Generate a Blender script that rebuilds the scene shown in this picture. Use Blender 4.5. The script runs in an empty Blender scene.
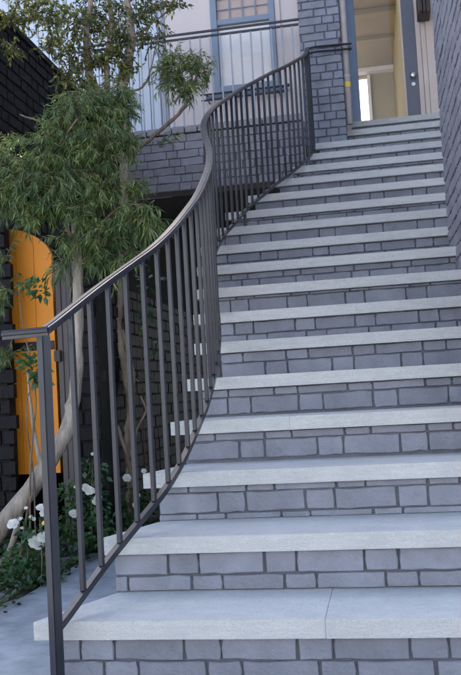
import bpy, bmesh, math, random
from mathutils import Vector, Matrix, Quaternion
from math import radians as R, sin, cos, tan, pi

random.seed(7)
S = bpy.context.scene
C = S.collection

# ------------------------------------------------------------------ camera
FPX, YAW, PITCH, ROLL = 860.038, .1713067, .0625204, -.0563158
CAM = Vector((0, -2.357072, .795564))
fw = Vector((-sin(YAW)*cos(PITCH), cos(YAW)*cos(PITCH), sin(PITCH)))
rt = Vector((cos(YAW), sin(YAW), 0)); up = rt.cross(fw)
r2 = cos(ROLL)*rt + sin(ROLL)*up
u2 = -sin(ROLL)*rt + cos(ROLL)*up
cd = bpy.data.cameras.new('camera'); cam = bpy.data.objects.new('camera', cd); C.objects.link(cam)
cam.matrix_world = Matrix(((r2.x, u2.x, -fw.x, CAM.x), (r2.y, u2.y, -fw.y, CAM.y), (r2.z, u2.z, -fw.z, CAM.z), (0, 0, 0, 1)))
cd.sensor_fit = 'VERTICAL'; cd.sensor_height = 36; cd.lens = FPX/675*36
cd.clip_end = 500; cd.clip_start = .02
S.camera = cam

# ------------------------------------------------------------------ light
SUN_EL, SUN_AZ = 48, -14          # the sun stands behind the house: stairs lie in its shade
wd = bpy.data.worlds.new('World'); S.world = wd; wd.use_nodes = True
nt = wd.node_tree
sky = nt.nodes.new('ShaderNodeTexSky'); sky.sky_type = 'NISHITA'; sky.sun_disc = False
sky.sun_elevation = R(SUN_EL); sky.sun_rotation = R(SUN_AZ)
sky.dust_density = 2.2; sky.ozone_density = .8
bg = nt.nodes['Background']; bg.inputs['Strength'].default_value = .15
nt.links.new(sky.outputs[0], bg.inputs['Color'])
sd = bpy.data.lights.new('sun', 'SUN'); sd.energy = 4; sd.angle = R(.5); sd.color = (1, .93, .82)
so = bpy.data.objects.new('sun', sd); C.objects.link(so); so.location = (-3, 12, 14)
sdir = Vector((sin(R(SUN_AZ))*cos(R(SUN_EL)), cos(R(SUN_AZ))*cos(R(SUN_EL)), sin(R(SUN_EL))))
so.rotation_euler = sdir.to_track_quat('Z', 'Y').to_euler()
vs = S.view_settings; vs.view_transform = 'Standard'; vs.look = 'None'; vs.gamma = 1; vs.use_curve_mapping = False
vs.exposure = 1.75

# ------------------------------------------------------------------ helpers
def at(px, py, Y):
    """the point of the place that stands at depth Y behind photograph pixel (px, py)"""
    d = fw + r2*((px-230.5)/FPX) - u2*((py-337.5)/FPX)
    return CAM + d*((Y-CAM.y)/d.y)

def tag(o, label=None, cat=None, group=None, kind=None):
    if label: o['label'] = label
    if cat: o['category'] = cat
    if group: o['group'] = group
    if kind: o['kind'] = kind
    return o
def empty(name, loc=(0, 0, 0), parent=None):
    o = bpy.data.objects.new(name, None); o.location = loc; C.objects.link(o); o.empty_display_size = .05
    if parent: o.parent = parent
    return o
def link(name, me, mat=None, parent=None, kind=None):
    o = bpy.data.objects.new(name, me)
    if mat and not me.materials: me.materials.append(mat)
    C.objects.link(o)
    if parent: o.parent = parent
    if kind: o['kind'] = kind
    return o

class MB:
    """collects faces, then builds one mesh object (world coordinates)"""
    def __init__(s): s.v = []; s.f = []
    def add(s, vs, fs):
        n = len(s.v); s.v += [tuple(p) for p in vs]; s.f += [tuple(i+n for i in f) for f in fs]; return s
    def box(s, a, b, M=None):
        x0, y0, z0 = a; x1, y1, z1 = b
        vs = [Vector(p) for p in ((x0,y0,z0),(x1,y0,z0),(x1,y1,z0),(x0,y1,z0),(x0,y0,z1),(x1,y0,z1),(x1,y1,z1),(x0,y1,z1))]
        if M: vs = [M @ p for p in vs]
        return s.add(vs, [(0,3,2,1),(4,5,6,7),(0,1,5,4),(1,2,6,5),(2,3,7,6),(3,0,4,7)])
    def prism(s, poly, z0, z1):
        n = len(poly)
        a = sum(poly[i][0]*poly[(i+1)%n][1]-poly[(i+1)%n][0]*poly[i][1] for i in range(n))
        if a < 0: poly = poly[::-1]
        vs = [(x, y, z0) for x, y in poly]+[(x, y, z1) for x, y in poly]
        return s.add(vs, [tuple(range(n-1, -1, -1)), tuple(range(n, 2*n))]+[(i, (i+1)%n, (i+1)%n+n, i+n) for i in range(n)])
    def tube(s, pts, rad, n=8, cap=True):
        pts = [Vector(p) for p in pts]; m = len(pts)
        if not hasattr(rad, '__len__'): rad = [rad]*m
        t0 = (pts[1]-pts[0]).normalized()
        nrm = t0.orthogonal().normalized(); rows = []
        for i in range(m):
            t = (pts[min(i+1, m-1)]-pts[max(i-1, 0)]).normalized()
            nrm = (nrm-t*nrm.dot(t)).normalized(); bn = t.cross(nrm)
            rows.append([pts[i]+(nrm*cos(2*pi*k/n)+bn*sin(2*pi*k/n))*rad[i] for k in range(n)])
        vs = [p for r in rows for p in r]; fs = []
        for i in range(m-1):
            for k in range(n):
                fs.append((i*n+k, i*n+(k+1)%n, (i+1)*n+(k+1)%n, (i+1)*n+k))
        if cap: fs += [tuple(range(n-1, -1, -1)), tuple((m-1)*n+k for k in range(n))]
        return s.add(vs, fs)
    def sweep(s, pts, prof, tang=None):
        """closed profile (across, up) swept along pts, up stays vertical"""
        m = len(pts); n = len(prof); vs = []; fs = []
        for i in range(m):
            t = Vector(tang[i]) if tang else Vector(pts[min(i+1, m-1)])-Vector(pts[max(i-1, 0)])
            t.z = 0; t.normalize(); ac = Vector((t.y, -t.x, 0))
            for a, b in prof: vs.append(Vector(pts[i])+ac*a+Vector((0, 0, b)))
        for i in range(m-1):
            for k in range(n):
                fs.append((i*n+k, i*n+(k+1)%n, (i+1)*n+(k+1)%n, (i+1)*n+k))
        fs += [tuple(range(n-1, -1, -1)), tuple((m-1)*n+k for k in range(n))]
        return s.add(vs, fs)
    def mesh(s, name, smooth=False):
        me = bpy.data.meshes.new(name); me.from_pydata(s.v, [], s.f)
        if smooth: me.polygons.foreach_set('use_smooth', [True]*len(me.polygons))
        me.update(); return me
    def build(s, name, mat, parent=None, kind=None, smooth=False, bevel=0):
        me = s.mesh(name, smooth)
        bm = bmesh.new(); bm.from_mesh(me); bmesh.ops.recalc_face_normals(bm, faces=bm.faces)
        if bevel: bmesh.ops.bevel(bm, geom=bm.edges, offset=bevel, segments=2, affect='EDGES', clamp_overlap=True)
        bm.to_mesh(me); bm.free()
        return link(name, me, mat, parent, kind)

def catmull(pts, sub=8):
    P = [Vector(p) for p in pts]; P = [2*P[0]-P[1]]+P+[2*P[-1]-P[-2]]; out = []
    for i in range(1, len(P)-2):
        a, b, c, d = P[i-1:i+3]
        for k in range(sub):
            t = k/sub
            out.append(.5*((2*b)+(c-a)*t+(2*a-5*b+4*c-d)*t*t+(3*b-a-3*c+d)*t**3))
    return out+[P[-2]]

# ------------------------------------------------------------------ materials
def newmat(name):
    m = bpy.data.materials.new(name); m.use_nodes = True
    t = m.node_tree; return m, t, t.nodes['Principled BSDF']
def nd(t, typ, **kw):
    n = t.nodes.new(typ)
    for k, v in kw.items():
        if k in n.inputs: n.inputs[k].default_value = v
        else: setattr(n, k, v)
    return n
def ramp(t, fac, stops):
    r = t.nodes.new('ShaderNodeValToRGB'); e = r.color_ramp.elements
    while len(e) < len(stops): e.new(.5)
    for el, (p, c) in zip(e, stops): el.position = p; el.color = (*c, 1) if len(c) == 3 else c
    t.links.new(fac, r.inputs[0]); return r
def coords(t, scale=(1, 1, 1), kind='Object'):
    c = t.nodes.new('ShaderNodeTexCoord'); m = t.nodes.new('ShaderNodeMapping'); m.inputs['Scale'].default_value = scale
    t.links.new(c.outputs[kind], m.inputs[0]); return m.outputs[0]
def mixc(t, a, b, fac, blend='MIX'):
    m = t.nodes.new('ShaderNodeMix'); m.data_type = 'RGBA'; m.blend_type = blend
    for i, v in ((0, fac), (6, a), (7, b)):
        if hasattr(v, 'default_value') or hasattr(v, 'is_linked'): t.links.new(v, m.inputs[i])
        else: m.inputs[i].default_value = v if i == 0 else (*v, 1)
    return m.outputs[2]
def bump(t, b, h, strength=.3, dist=.002, prev=None):
    n = t.nodes.new('ShaderNodeBump'); n.inputs['Strength'].default_value = strength; n.inputs['Distance'].default_value = dist
    t.links.new(h, n.inputs['Height'])
    if prev: t.links.new(prev, n.inputs['Normal'])
    t.links.new(n.outputs[0], b.inputs['Normal']); return n.outputs[0]
def worldpos(t):
    g = t.nodes.new('ShaderNodeNewGeometry'); return g.outputs['Position']
def noise(t, vec, scale, detail=4, rough=.55):
    n = nd(t, 'ShaderNodeTexNoise', Scale=scale, Detail=detail, Roughness=rough); t.links.new(vec, n.inputs['Vector']); return n.outputs['Fac']
def scaled(t, vec, s):
    m = t.nodes.new('ShaderNodeMapping'); m.inputs['Scale'].default_value = s; t.links.new(vec, m.inputs[0]); return m.outputs[0]

def brick_paint(name, col, var=.12, dirt=(.3, .3, .3), stri=False, rough=.62):
    m, t, b = newmat(name); P = worldpos(t)
    oi = t.nodes.new('ShaderNodeObjectInfo')
    rr = ramp(t, oi.outputs['Random'], [(0, tuple(c*(1-var) for c in col)), (1, tuple(min(1, c*(1+var)) for c in col))])
    n1 = noise(t, P, 9, 5)
    f1 = ramp(t, n1, [(.35, (.82, .82, .82)), (.7, (1.08, 1.08, 1.08))])
    c = mixc(t, rr.outputs[0], f1.outputs[0], 1, 'MULTIPLY')
    n2 = noise(t, P, 150, 4, .65)
    f2 = ramp(t, n2, [(.58, (0, 0, 0)), (.70, (1, 1, 1))])
    c = mixc(t, c, tuple(x*1.5 for x in col), nd_mul(t, f2.outputs[0], .25))
    n4 = noise(t, P, 4.3, 6, .7)
    f4 = ramp(t, n4, [(.58, (0, 0, 0)), (.72, (1, 1, 1))])
    c = mixc(t, c, tuple(x*d for x, d in zip(col, (.62, .6, .58))), nd_mul(t, f4.outputs[0], .6))
    t.links.new(c, b.inputs['Base Color']); b.inputs['Roughness'].default_value = rough
    if stri: b.inputs['Specular IOR Level'].default_value = .2
    n3 = noise(t, P, 70, 6, .6)
    pb = bump(t, b, n3, .9, .006)
    if stri:
        w = nd(t, 'ShaderNodeTexNoise', Scale=1, Detail=2); t.links.new(scaled(t, P, (160, 160, 4)), w.inputs['Vector'])
        bump(t, b, w.outputs['Fac'], .8, .005, pb)
    return m
def nd_mul(t, v, k):
    n = t.nodes.new('ShaderNodeMath'); n.operation = 'MULTIPLY'; n.inputs[1].default_value = k; t.links.new(v, n.inputs[0]); return n.outputs[0]

M = {}
M['grey_brick'] = brick_paint('grey painted brick', (.215, .228, .272))
M['grey_mortar'] = brick_paint('grey mortar with joint shade', (.11, .117, .142))  # same paint as the bricks, darkened to carry the joint shadow
M['wall_brick'] = brick_paint('mauve grey painted brick', (.24, .228, .255))
M['wall_mortar'] = brick_paint('mauve grey mortar with joint shade', (.075, .075, .09))  # joint shadow put into the mortar colour
M['pale_brick'] = brick_paint('pale grey painted brick', (.26, .238, .25))
M['pale_mortar'] = brick_paint('pale grey mortar with joint shade', (.16, .155, .17))  # darker than its bricks: shade of the joints is in the colour
M['black_brick'] = brick_paint('black painted brick', (.0085, .008, .0098), stri=True, rough=.65)
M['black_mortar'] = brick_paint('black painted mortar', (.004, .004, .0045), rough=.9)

def simple(name, col, rough=.5, var=.1, nscale=8, bs=.15, bscale=60, metal=0, bd=.002, stretch=(1, 1, 1)):
    m, t, b = newmat(name); P = scaled(t, worldpos(t), stretch)
    n1 = noise(t, P, nscale, 5)
    r = ramp(t, n1, [(.3, tuple(c*(1-var) for c in col)), (.7, tuple(min(1, c*(1+var)) for c in col))])
    t.links.new(r.outputs[0], b.inputs['Base Color'])
    b.inputs['Roughness'].default_value = rough; b.inputs['Metallic'].default_value = metal
    if bs: bump(t, b, noise(t, P, bscale, 4), bs, bd)
    return m

def stone():
    m, t, b = newmat('pale limestone'); P = worldpos(t)
    oi = t.nodes.new('ShaderNodeObjectInfo')
    base = ramp(t, oi.outputs['Random'], [(0, (.545, .545, .535)), (1, (.61, .605, .59))])
    s1 = noise(t, scaled(t, P, (5, 8, 40)), 1.6, 6, .7)
    f1 = ramp(t, s1, [(.35, (.9, .91, .91)), (.65, (1.05, 1.05, 1.04))])
    c = mixc(t, base.outputs[0], f1.outputs[0], 1, 'MULTIPLY')
    s2 = noise(t, scaled(t, P, (14, 14, 40)), 3, 5, .7)
    f2 = ramp(t, s2, [(.60, (0, 0, 0)), (.70, (1, 1, 1))])
    c = mixc(t, c, (.33, .325, .31), nd_mul(t, f2.outputs[0], .5))
    s4 = noise(t, P, 2.2, 6, .7)
    f4 = ramp(t, s4, [(.5, (0, 0, 0)), (.75, (1, 1, 1))])
    c = mixc(t, c, (.33, .335, .34), nd_mul(t, f4.outputs[0], .42))
    s5 = noise(t, P, 260, 3, .6)
    f5 = ramp(t, s5, [(.3, (.86, .86, .87)), (.7, (1.09, 1.09, 1.08))])
    c = mixc(t, c, f5.outputs[0], 1, 'MULTIPLY')
    s6 = noise(t, scaled(t, P, (9, 9, 26)), 4, 6, .75)
    f6 = ramp(t, s6, [(.56, (0, 0, 0)), (.66, (1, 1, 1))])
    c = mixc(t, c, (.66, .66, .64), nd_mul(t, f6.outputs[0], .45))
    t.links.new(c, b.inputs['Base Color']); b.inputs['Roughness'].default_value = .6
    bump(t, b, noise(t, scaled(t, P, (1, 1, 1.6)), 85, 6, .7), 1, .006)
    return m
M['stone'] = stone()
M['pave'] = simple('blue grey paving', (.27, .30, .33), .75, .32, 7, .9, 140)
M['asphalt'] = simple('pale worn street', (.26, .255, .25), .85, .15, 5, .3, 120)
M['soil'] = simple('dark soil', (.03, .022, .016), .95, .4, 20, .8, 60, bd=.01)
def metal():
    m, t, b = newmat('dark grey metal paint'); P = worldpos(t)
    n = noise(t, P, 14, 5)
    r = ramp(t, n, [(.35, (.014, .0135, .021)), (.7, (.020, .019, .028))])
    t.links.new(r.outputs[0], b.inputs['Base Color'])
    rr = ramp(t, noise(t, P, 40, 3), [(.3, (.36,)*3), (.7, (.44,)*3)])
    t.links.new(rr.outputs[0], b.inputs['Roughness'])
    b.inputs['Specular IOR Level'].default_value = .5
    b.inputs['Coat Weight'].default_value = .25; b.inputs['Coat Roughness'].default_value = .18
    return m
M['metal'] = metal()
M['rail_light'] = simple('light grey metal paint', (.30, .31, .35), .45, .08, 20, .05)
M['cream'] = simple('pinkish cream render', (.62, .54, .52), .8, .05, 2.5, .25, 120)
M['stucco'] = simple('pale blue stucco', (.70, .73, .77), .85, .05, 1, .2, 30)  # for the added house; tinted so its bounce light stays neutral
M['blue_board'] = simple('pale blue grey boards', (.50, .55, .63), .6, .06, 4, .1, 60, stretch=(1, 1, .1))
M['frame'] = simple('slate blue frame paint', (.20, .24, .31), .45, .06, 8, .06)
M['door_frame'] = simple('slate blue door paint', (.20, .265, .38), .4, .06, 8, .06)
M['stile'] = simple('dark grey door paint', (.115, .12, .15), .4, .06, 8, .06)
M['jamb'] = simple('cream jamb paint', (.60, .50, .44), .6, .05, 5, .08)
M['pipe'] = simple('off white pipe paint', (.45, .42, .42), .5, .12, 12, .1)
M['yellow'] = simple('yellow tape', (.75, .56, .06), .5, .08, 30, .05)
M['dark'] = simple('dark void shade', (.015, .015, .017), .9, .2, 6, .1)  # shade of the recess put into a near-black colour
M['olive'] = simple('olive cream interior paint', (.37, .325, .19), .8, .06, 2, .05)
M['olive_ceil'] = simple('olive ceiling paint', (.36, .31, .2), .8, .06, 2, .05)
M['wood_floor'] = simple('brown floor', (.20, .12, .06), .5, .2, 4, .05, stretch=(6, .6, 1))
M['white'] = simple('white paint', (.78, .78, .8), .6, .03, 6, .04)
M['blind'] = simple('white roller blind', (.86, .81, .81), .8, .03, 6, .08, 200)
M['curtain'] = simple('pink blind', (.60, .45, .40), .8, .06, 6, .1, 80)
M['orange'] = simple('orange gate paint', (.88, .31, .018), .55, .07, 5, .15, 60, stretch=(1, 1, .15))
M['black'] = simple('black iron', (.012, .011, .012), .5, .2, 20, .1)
M['dark_board'] = simple('dark stained boards', (.050, .042, .048), .5, .2, 6, .3, 50, stretch=(1, 1, .08))
M['brass'] = simple('dull steel knob', (.55, .54, .52), .3, .05, 20, 0, metal=1)
M['lamp'] = simple('dark bronze lamp', (.035, .022, .016), .45, .15, 20, .05)
def glass():
    m, t, b = newmat('window glass'); t.nodes.remove(b)
    tr = t.nodes.new('ShaderNodeBsdfTransparent'); tr.inputs[0].default_value = (.98, .985, .985, 1)
    gl = t.nodes.new('ShaderNodeBsdfGlossy'); gl.inputs['Roughness'].default_value = .01
    fr = t.nodes.new('ShaderNodeFresnel'); fr.inputs['IOR'].default_value = 1.35
    mx = t.nodes.new('ShaderNodeMixShader'); t.links.new(fr.outputs[0], mx.inputs[0])
    t.links.new(tr.outputs[0], mx.inputs[1]); t.links.new(gl.outputs[0], mx.inputs[2])
    t.links.new(mx.outputs[0], t.nodes['Material Output'].inputs[0]); return m
M['glass'] = glass()
def leafmat(name, a, b_, rough=.45, trans=.25):
    m, t, b = newmat(name)
    g = t.nodes.new('ShaderNodeNewGeometry')
    r = ramp(t, g.outputs['Random Per Island'], [(0, a), (.6, tuple((x+y)/2 for x, y in zip(a, b_))), (1, b_)]); ramp_out = r.outputs[0]
    ng = noise(t, g.outputs['Position'], 7, 3)
    fg = ramp(t, ng, [(.35, (.62, .74, .80)), (.68, (1.5, 1.32, 1.05))])      # leaf tone varies from clump to clump
    r = t.nodes.new('ShaderNodeMix'); r.data_type = 'RGBA'; r.blend_type = 'MULTIPLY'; r.inputs[0].default_value = .0 if 'petal' in name else 1
    t.links.new(ramp_out, r.inputs[6]); t.links.new(fg.outputs[0], r.inputs[7]); ro = r.outputs[2]
    t.links.new(ro, b.inputs['Base Color']); b.inputs['Roughness'].default_value = rough
    tl = t.nodes.new('ShaderNodeBsdfTranslucent'); t.links.new(ro, tl.inputs[0])
    mx = t.nodes.new('ShaderNodeMixShader'); mx.inputs[0].default_value = trans
    t.links.new(b.outputs[0], mx.inputs[1]); t.links.new(tl.outputs[0], mx.inputs[2])
    t.links.new(mx.outputs[0], t.nodes['Material Output'].inputs[0]); return m
M['needle'] = leafmat('narrow blue green leaves', (.028, .068, .024), (.20, .28, .10))
M['broad'] = leafmat('olive broad leaves', (.035, .06, .018), (.18, .20, .055), .7)
M['light_needle'] = leafmat('narrow fresh green leaves', (.05, .10, .03), (.22, .28, .10))
M['rose_leaf'] = leafmat('glossy rose leaves', (.02, .07, .025), (.07, .16, .05), .35)
M['cover'] = leafmat('ground cover leaves', (.015, .045, .015), (.05, .11, .03), .4)
M['petal'] = leafmat('white petals', (.72, .74, .72), (.85, .84, .78), .6, .3)
M['heart'] = simple('yellow flower heart', (.75, .5, .08), .7, .1, 60, .2)
def bark(name, a, b_, sc=(30, 30, 5)):
    m, t, b = newmat(name); P = scaled(t, worldpos(t), sc)
    r = ramp(t, noise(t, P, 1, 6, .65), [(.3, a), (.7, b_)])
    t.links.new(r.outputs[0], b.inputs['Base Color']); b.inputs['Roughness'].default_value = .85
    bump(t, b, noise(t, P, 2.2, 5), .9, .012); return m
M['pale_bark'] = bark('pale grey bark', (.15, .125, .10), (.42, .37, .31))
M['red_bark'] = bark('red brown bark', (.12, .085, .06), (.40, .32, .25))
M['twig'] = bark('brown twig bark', (.07, .05, .035), (.2, .15, .11))

# ------------------------------------------------------------------ bricks
BL, BH, BD = .202, .066, .035           # stretcher, height, depth built
def brick_mesh(name, L, H, seed, nx):
    rg = random.Random(seed)
    j = lambda a: rg.uniform(-a, a)
    xs = [-L/2+L*i/nx for i in range(nx+1)]
    outer = [(x, -H/2) for x in xs]+[(L/2, 0)]+[(x, H/2) for x in reversed(xs)]+[(-L/2, 0)]
    n = len(outer); v = []
    ins = .0032
    fr = []
    for x, z in outer:
        fr.append((x-math.copysign(ins, x) if abs(x) > L/2-1e-6 else x, z-math.copysign(ins, z) if abs(z) > H/2-1e-6 else z))
    jo = [(j(.0022), j(.0026)) for _ in outer]
    for (x, z), (a, c) in zip(fr, jo): v.append((x+a*.8, j(.0012), z+c*.8))
    for (x, z), (a, c) in zip(outer, jo):      # corners a little worn
        v.append((x+a-(math.copysign(.003, x) if abs(x) > L/2-1e-6 and z else 0), 0.004+j(.0008), z+c))
    for (x, z) in outer: v.append((x, BD, z))
    f = []
    for i in range(n):
        k = (i+1) % n
        f += [(i+n, k+n, k, i), (i+2*n, k+2*n, k+n, i+n)]
    # front: strip between bottom row and top row
    bot = list(range(nx+1)); rm = nx+1; top = list(range(nx+2, 2*nx+3)); lm = n-1
    for i in range(nx):
        b0, b1 = bot[i], bot[i+1]; t0, t1 = top[nx-i], top[nx-i-1]
        q = [b0, b1]
        if i == nx-1: q.append(rm)
        q += [t1, t0]
        if i == 0: q.append(lm)
        f.append(tuple(q))
    me = bpy.data.meshes.new(name); me.from_pydata(v, [], f); me.update()
    bm = bmesh.new(); bm.from_mesh(me); bmesh.ops.recalc_face_normals(bm, faces=bm.faces); bm.to_mesh(me); bm.free()
    return me
def brick_set(mat, tagname):
    st = [brick_mesh('brick', BL, BH, 10+i, 5) for i in range(6)]
    hd = [brick_mesh('brick', BL/2-.004, BH, 50+i, 3) for i in range(5)]
    for m_ in st+hd: m_.materials.append(mat)
    return st, hd
BS = {k: brick_set(M[k], k) for k in ('grey_brick', 'wall_brick', 'pale_brick', 'black_brick')}

def bricks(parent, o, u, length, z0, z1, setk, course=.0735, topphase=None, seed=0, singles=True, joint=.0050, keep=None, budget=None, stuffname='far_bricks', rag=0, rag0=0):
    """Flemish bond face. o = left end of the face seen from outside at z=0, u = unit direction along it (outside is to the
    right-hand normal).  singles: bricks as objects (True, or a function of position); the rest is joined."""
    rg = random.Random(seed); st, hd = BS[setk]
    o = Vector(o); u = Vector(u).normalized(); nrm = Vector((u.y, -u.x, 0))     # outward
    rows = []
    if topphase is not None:
        z = z1; h = topphase; rows.append((max(z0, z-h), z)); z -= h
        while z > z0+.012: rows.append((max(z0, z-course), z)); z -= course
    else:
        z = z0
        while z < z1-.02: rows.append((z, min(z1, z+course))); z += course
    J = MB(); made = []
    rot = Matrix((( u.x, -nrm.x, 0), (u.y, -nrm.y, 0), (0, 0, 1)))
    for ri, (a, b) in enumerate(rows):
        if b-a < .014: continue
        x = -rg.uniform(0, .2); kind = ri % 2
        while x < length-.012:
            L = (BL if kind == 0 else BL/2-.004)*rg.uniform(.95, 1.05); full = L
            x0, x1 = max(rg.uniform(-rag0, rag0) if rag0 else 0, x), min(length+(rg.uniform(-rag, rag) if rag else 0), x+L)
            x += L+joint
            me = rg.choice(st if kind == 0 else hd); mw = BL if kind == 0 else BL/2-.004
            kind = 1-kind
            if x1-x0 < .02: continue
            cz = (a+b)/2; c = o+u*((x0+x1)/2)+Vector((0, 0, cz))+nrm*rg.uniform(-.0025, .003)
            if keep and not keep(c): continue
            sx = (x1-x0)/mw; sz = (b-a-joint*(1 if b-a > .03 else .6))/BH
            w = rg.uniform(-.01, .01); w2 = rg.uniform(-.012, .012)
            Rm = Matrix.Rotation(w2, 3, nrm) @ rot
            Mx = Matrix.Translation(c) @ Rm.to_4x4() @ Matrix.Diagonal((sx, 1, sz, 1))
            s_ = singles(c) if callable(singles) else singles
            if s_ and (budget is None or budget[0] > 0):
                ob = bpy.data.objects.new('brick', me); C.objects.link(ob); ob.matrix_world = Mx
                if parent: ob.parent = parent; ob.matrix_parent_inverse = Matrix.Identity(4); ob.matrix_world = Mx
                made.append(ob)
                if budget: budget[0] -= 1
            else:
                J.add([Mx @ v.co for v in me.vertices], [tuple(p.vertices) for p in me.polygons])
    if J.f: J.build(stuffname, M[setk], parent, kind='stuff')
    return made

# ------------------------------------------------------------------ ground
def sheet(name, poly, z, mat, kind='structure', parent=None):
    mb = MB(); mb.add([(x, y, z) for x, y in poly], [tuple(range(len(poly)))])
    return mb.build(name, mat, parent, kind)
sheet('ground', [(-150, -150), (150, -150), (150, 150), (-150, 150)], -.02, M['asphalt'])
pv = MB(); pv.prism([(-1.50, -6), (1.9, -6), (1.9, 1.2), (-.5, 2.2), (-.9, 2.3), (-1.515, 1.97)], -.12, 0)
pv.build('pavement', M['pave'], None, 'structure')
pv2 = MB(); pv2.prism([(-6, -6), (-1.508, -6), (-1.508, .35), (-6, .6)], -.12, -.002); pv2.build('pavement', M['pave'], None, 'structure')
bs_ = MB(); rg = random.Random(4); nx, ny = 24, 30; X0, X1, Y0, Y1 = -2.6, -.75, .35, 6.2
bs_.v = [(X0+(X1-X0)*i/nx, Y0+(Y1-Y0)*j/ny, -.03+rg.uniform(0, .02)) for j in range(ny+1) for i in range(nx+1)]
bs_.f = [(j*(nx+1)+i, j*(nx+1)+i+1, (j+1)*(nx+1)+i+1, (j+1)*(nx+1)+i) for j in range(ny) for i in range(nx)]
bs_.build('planting_bed_soil', M['soil'], None, 'structure')

# ------------------------------------------------------------------ unseen sunlit house across the street, added for frontal light on the stairs
opp = tag(empty('added_opposite_house', (0, -15, 0)), 'pale sunlit terrace across the street, out of view, added for frontal light', 'house')
def opart(name, a, b, mat, bevel=0):
    mb = MB(); mb.box(a, b); o = mb.build(name, mat, bevel=bevel); o.parent = opp; o.matrix_parent_inverse = Matrix.Translation(-opp.location); return o
opart('wall', (-22, -16, 0), (22, -15, 8.2), M['stucco'])
opart('roof', (-22.4, -16.4, 8.2), (22.4, -14.6, 8.5), M['stile'])
for k in range(-7, 8):
    for z in (1.0, 4.8):
        opart('window', (k*3-.55, -14.99, z), (k*3+.55, -14.95, z+1.7), M['frame'])
# ------------------------------------------------------------------ staircase
G, T, DEP = .315093, .052, .03
ZB = [0, .1195, .295, .4675, .636, .806, .975, 1.141, 1.306, 1.4755, 1.645, 1.816, 1.982, 2.158, 2.333, 2.503, 2.679, 2.852, 3.031, 3.199]
XL = [0, -1.024, -.932, -.862, -.83, -.826, -.855, -.92, -.98, -1.02, -1.055, -1.036, -.997, -.875, -.72, -.61, -.47, -.451, -.164, -.166]
TOPJ = [0, .066, .072, .024, .032, .036, .048, .063, .014, .036, .055, .066, .014, .06, .06, .018, .05, .06, .05, .03]
def wx(Y): return .485-.016*Y           # face of the right wall
stair = tag(empty('staircase', (-.2, 0, 0)), 'wide outdoor staircase with pale stone treads on grey painted brick risers', 'stairs')
def par(o):
    """parent while keeping world place"""
    return o
def xr(i):
    Y = (i-1)*G
    if i <= 2: return 1.25
    if i <= 9: return wx(Y)+.012
    return 1.15
rg = random.Random(21)
bud = [285]
steps = []
def child(o, parent):
    mw = o.matrix_world.copy(); o.parent = parent
    o.matrix_parent_inverse = Matrix.Translation(-Vector(parent.location)); return o
for i in range(1, 20):
    Yf = (i-1)*G if i < 19 else 5.67
    zt = ZB[i]+T
    Yb = i*G+DEP+.02 if i < 18 else (5.67+DEP+.02 if i == 18 else 5.95)
    xl0 = XL[i]; xl1 = (XL[i+1]+.06) if i < 17 else (XL[i]-.0 if i != 17 else -.45)
    x1 = xr(i)
    x1b = x1
    # slabs with their joints
    W = x1-xl0
    cuts = [rg.uniform(.35, .65)] if i in (4, 7, 10, 13, 16) else []
    if i == 1: cuts = [(at(325, 620, 0).x-xl0)/W]
    fr = [0]+cuts+[1]
    for k in range(len(fr)-1):
        a, b = fr[k], fr[k+1]; gp = .0002
        fa, fb = xl0+W*a+(gp if k else 0), xl0+W*b-(gp if b < 1 else 0)
        ba = xl1 if k == 0 else fa; bb = x1b if b == 1 else fb
        # rough-cut front edge: several points along the nosing
        n = 14; front = []
        for q in range(n+1):
            front.append((fa+(fb-fa)*q/n, Yf+(rg.uniform(-.0012, .0012))))
        poly = front+[(bb, Yb), (ba, Yb)]
        mb = MB(); mb.prism(poly, ZB[i], zt-(0 if k % 2 == 0 else .0008))
        o = mb.build('tread_slab', M['stone'], None, bevel=.0010); child(o, stair)
    # riser body
    ry = Yf+DEP+.011
    rl = XL[i]+.045 if i < 18 else XL[i]
    rl_b = xl1
    mb = MB(); mb.prism([(rl, ry), (x1-.004, ry), (x1b-.004, Yb+.02), (rl_b+.01, Yb+.02)], 0 if i < 11 else ZB[i]-.5, ZB[i]-.001)
    child(mb.build('riser', M['grey_mortar']), stair)
    z0 = (ZB[i-1]+T if i > 1 else 0)
    bk = bricks(None, (rl, Yf+DEP, 0), (1, 0, 0), x1-rl-.004, z0, ZB[i]-.001, 'grey_brick', topphase=TOPJ[i], seed=100+i, budget=bud, stuffname='small_bricks')
    for o in bk: child(o, stair)
for o in [o for o in C.objects if o.name.startswith('small_bricks')]: child(o, stair)

# ------------------------------------------------------------------ right brick wall
rw = tag(empty('brick_wall', (.6, 1.5, 0)), 'tall mauve-grey painted brick wall standing on the right end of the lower treads', 'wall')
L_ = math.hypot(1, .016); uw = Vector((.016/L_, -1/L_, 0))           # seen from the stair, the face runs towards the camera
WE = 2.85                                                            # its free far end
core = MB(); core.prism([(wx(.6)+.009, .6), (wx(WE)+.009, WE-.012), (wx(WE)+.26, WE-.012), (wx(.6)+.26, .6)], 0, 6.4)
child(core.build('mortar', M['wall_mortar']), rw)
lst = bricks(None, (wx(WE), WE, 0), uw, (WE-.6)*L_, .05, 6.38, 'wall_brick', seed=300, stuffname='high_bricks', rag0=.012, joint=.011,
             singles=lambda c: c.y > 1.35 and c.z < 3.45 and c.z > .53*c.y-.2, budget=[298])
lst += bricks(None, (wx(.6)+.001, .596, 0), (1, 0, 0), .26, .05, 6.38, 'wall_brick', seed=311, stuffname='high_bricks', singles=False)
for o in lst: child(o, rw)
for o in [o for o in C.objects if o.name.startswith('high_bricks')]: child(o, rw)

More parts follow.
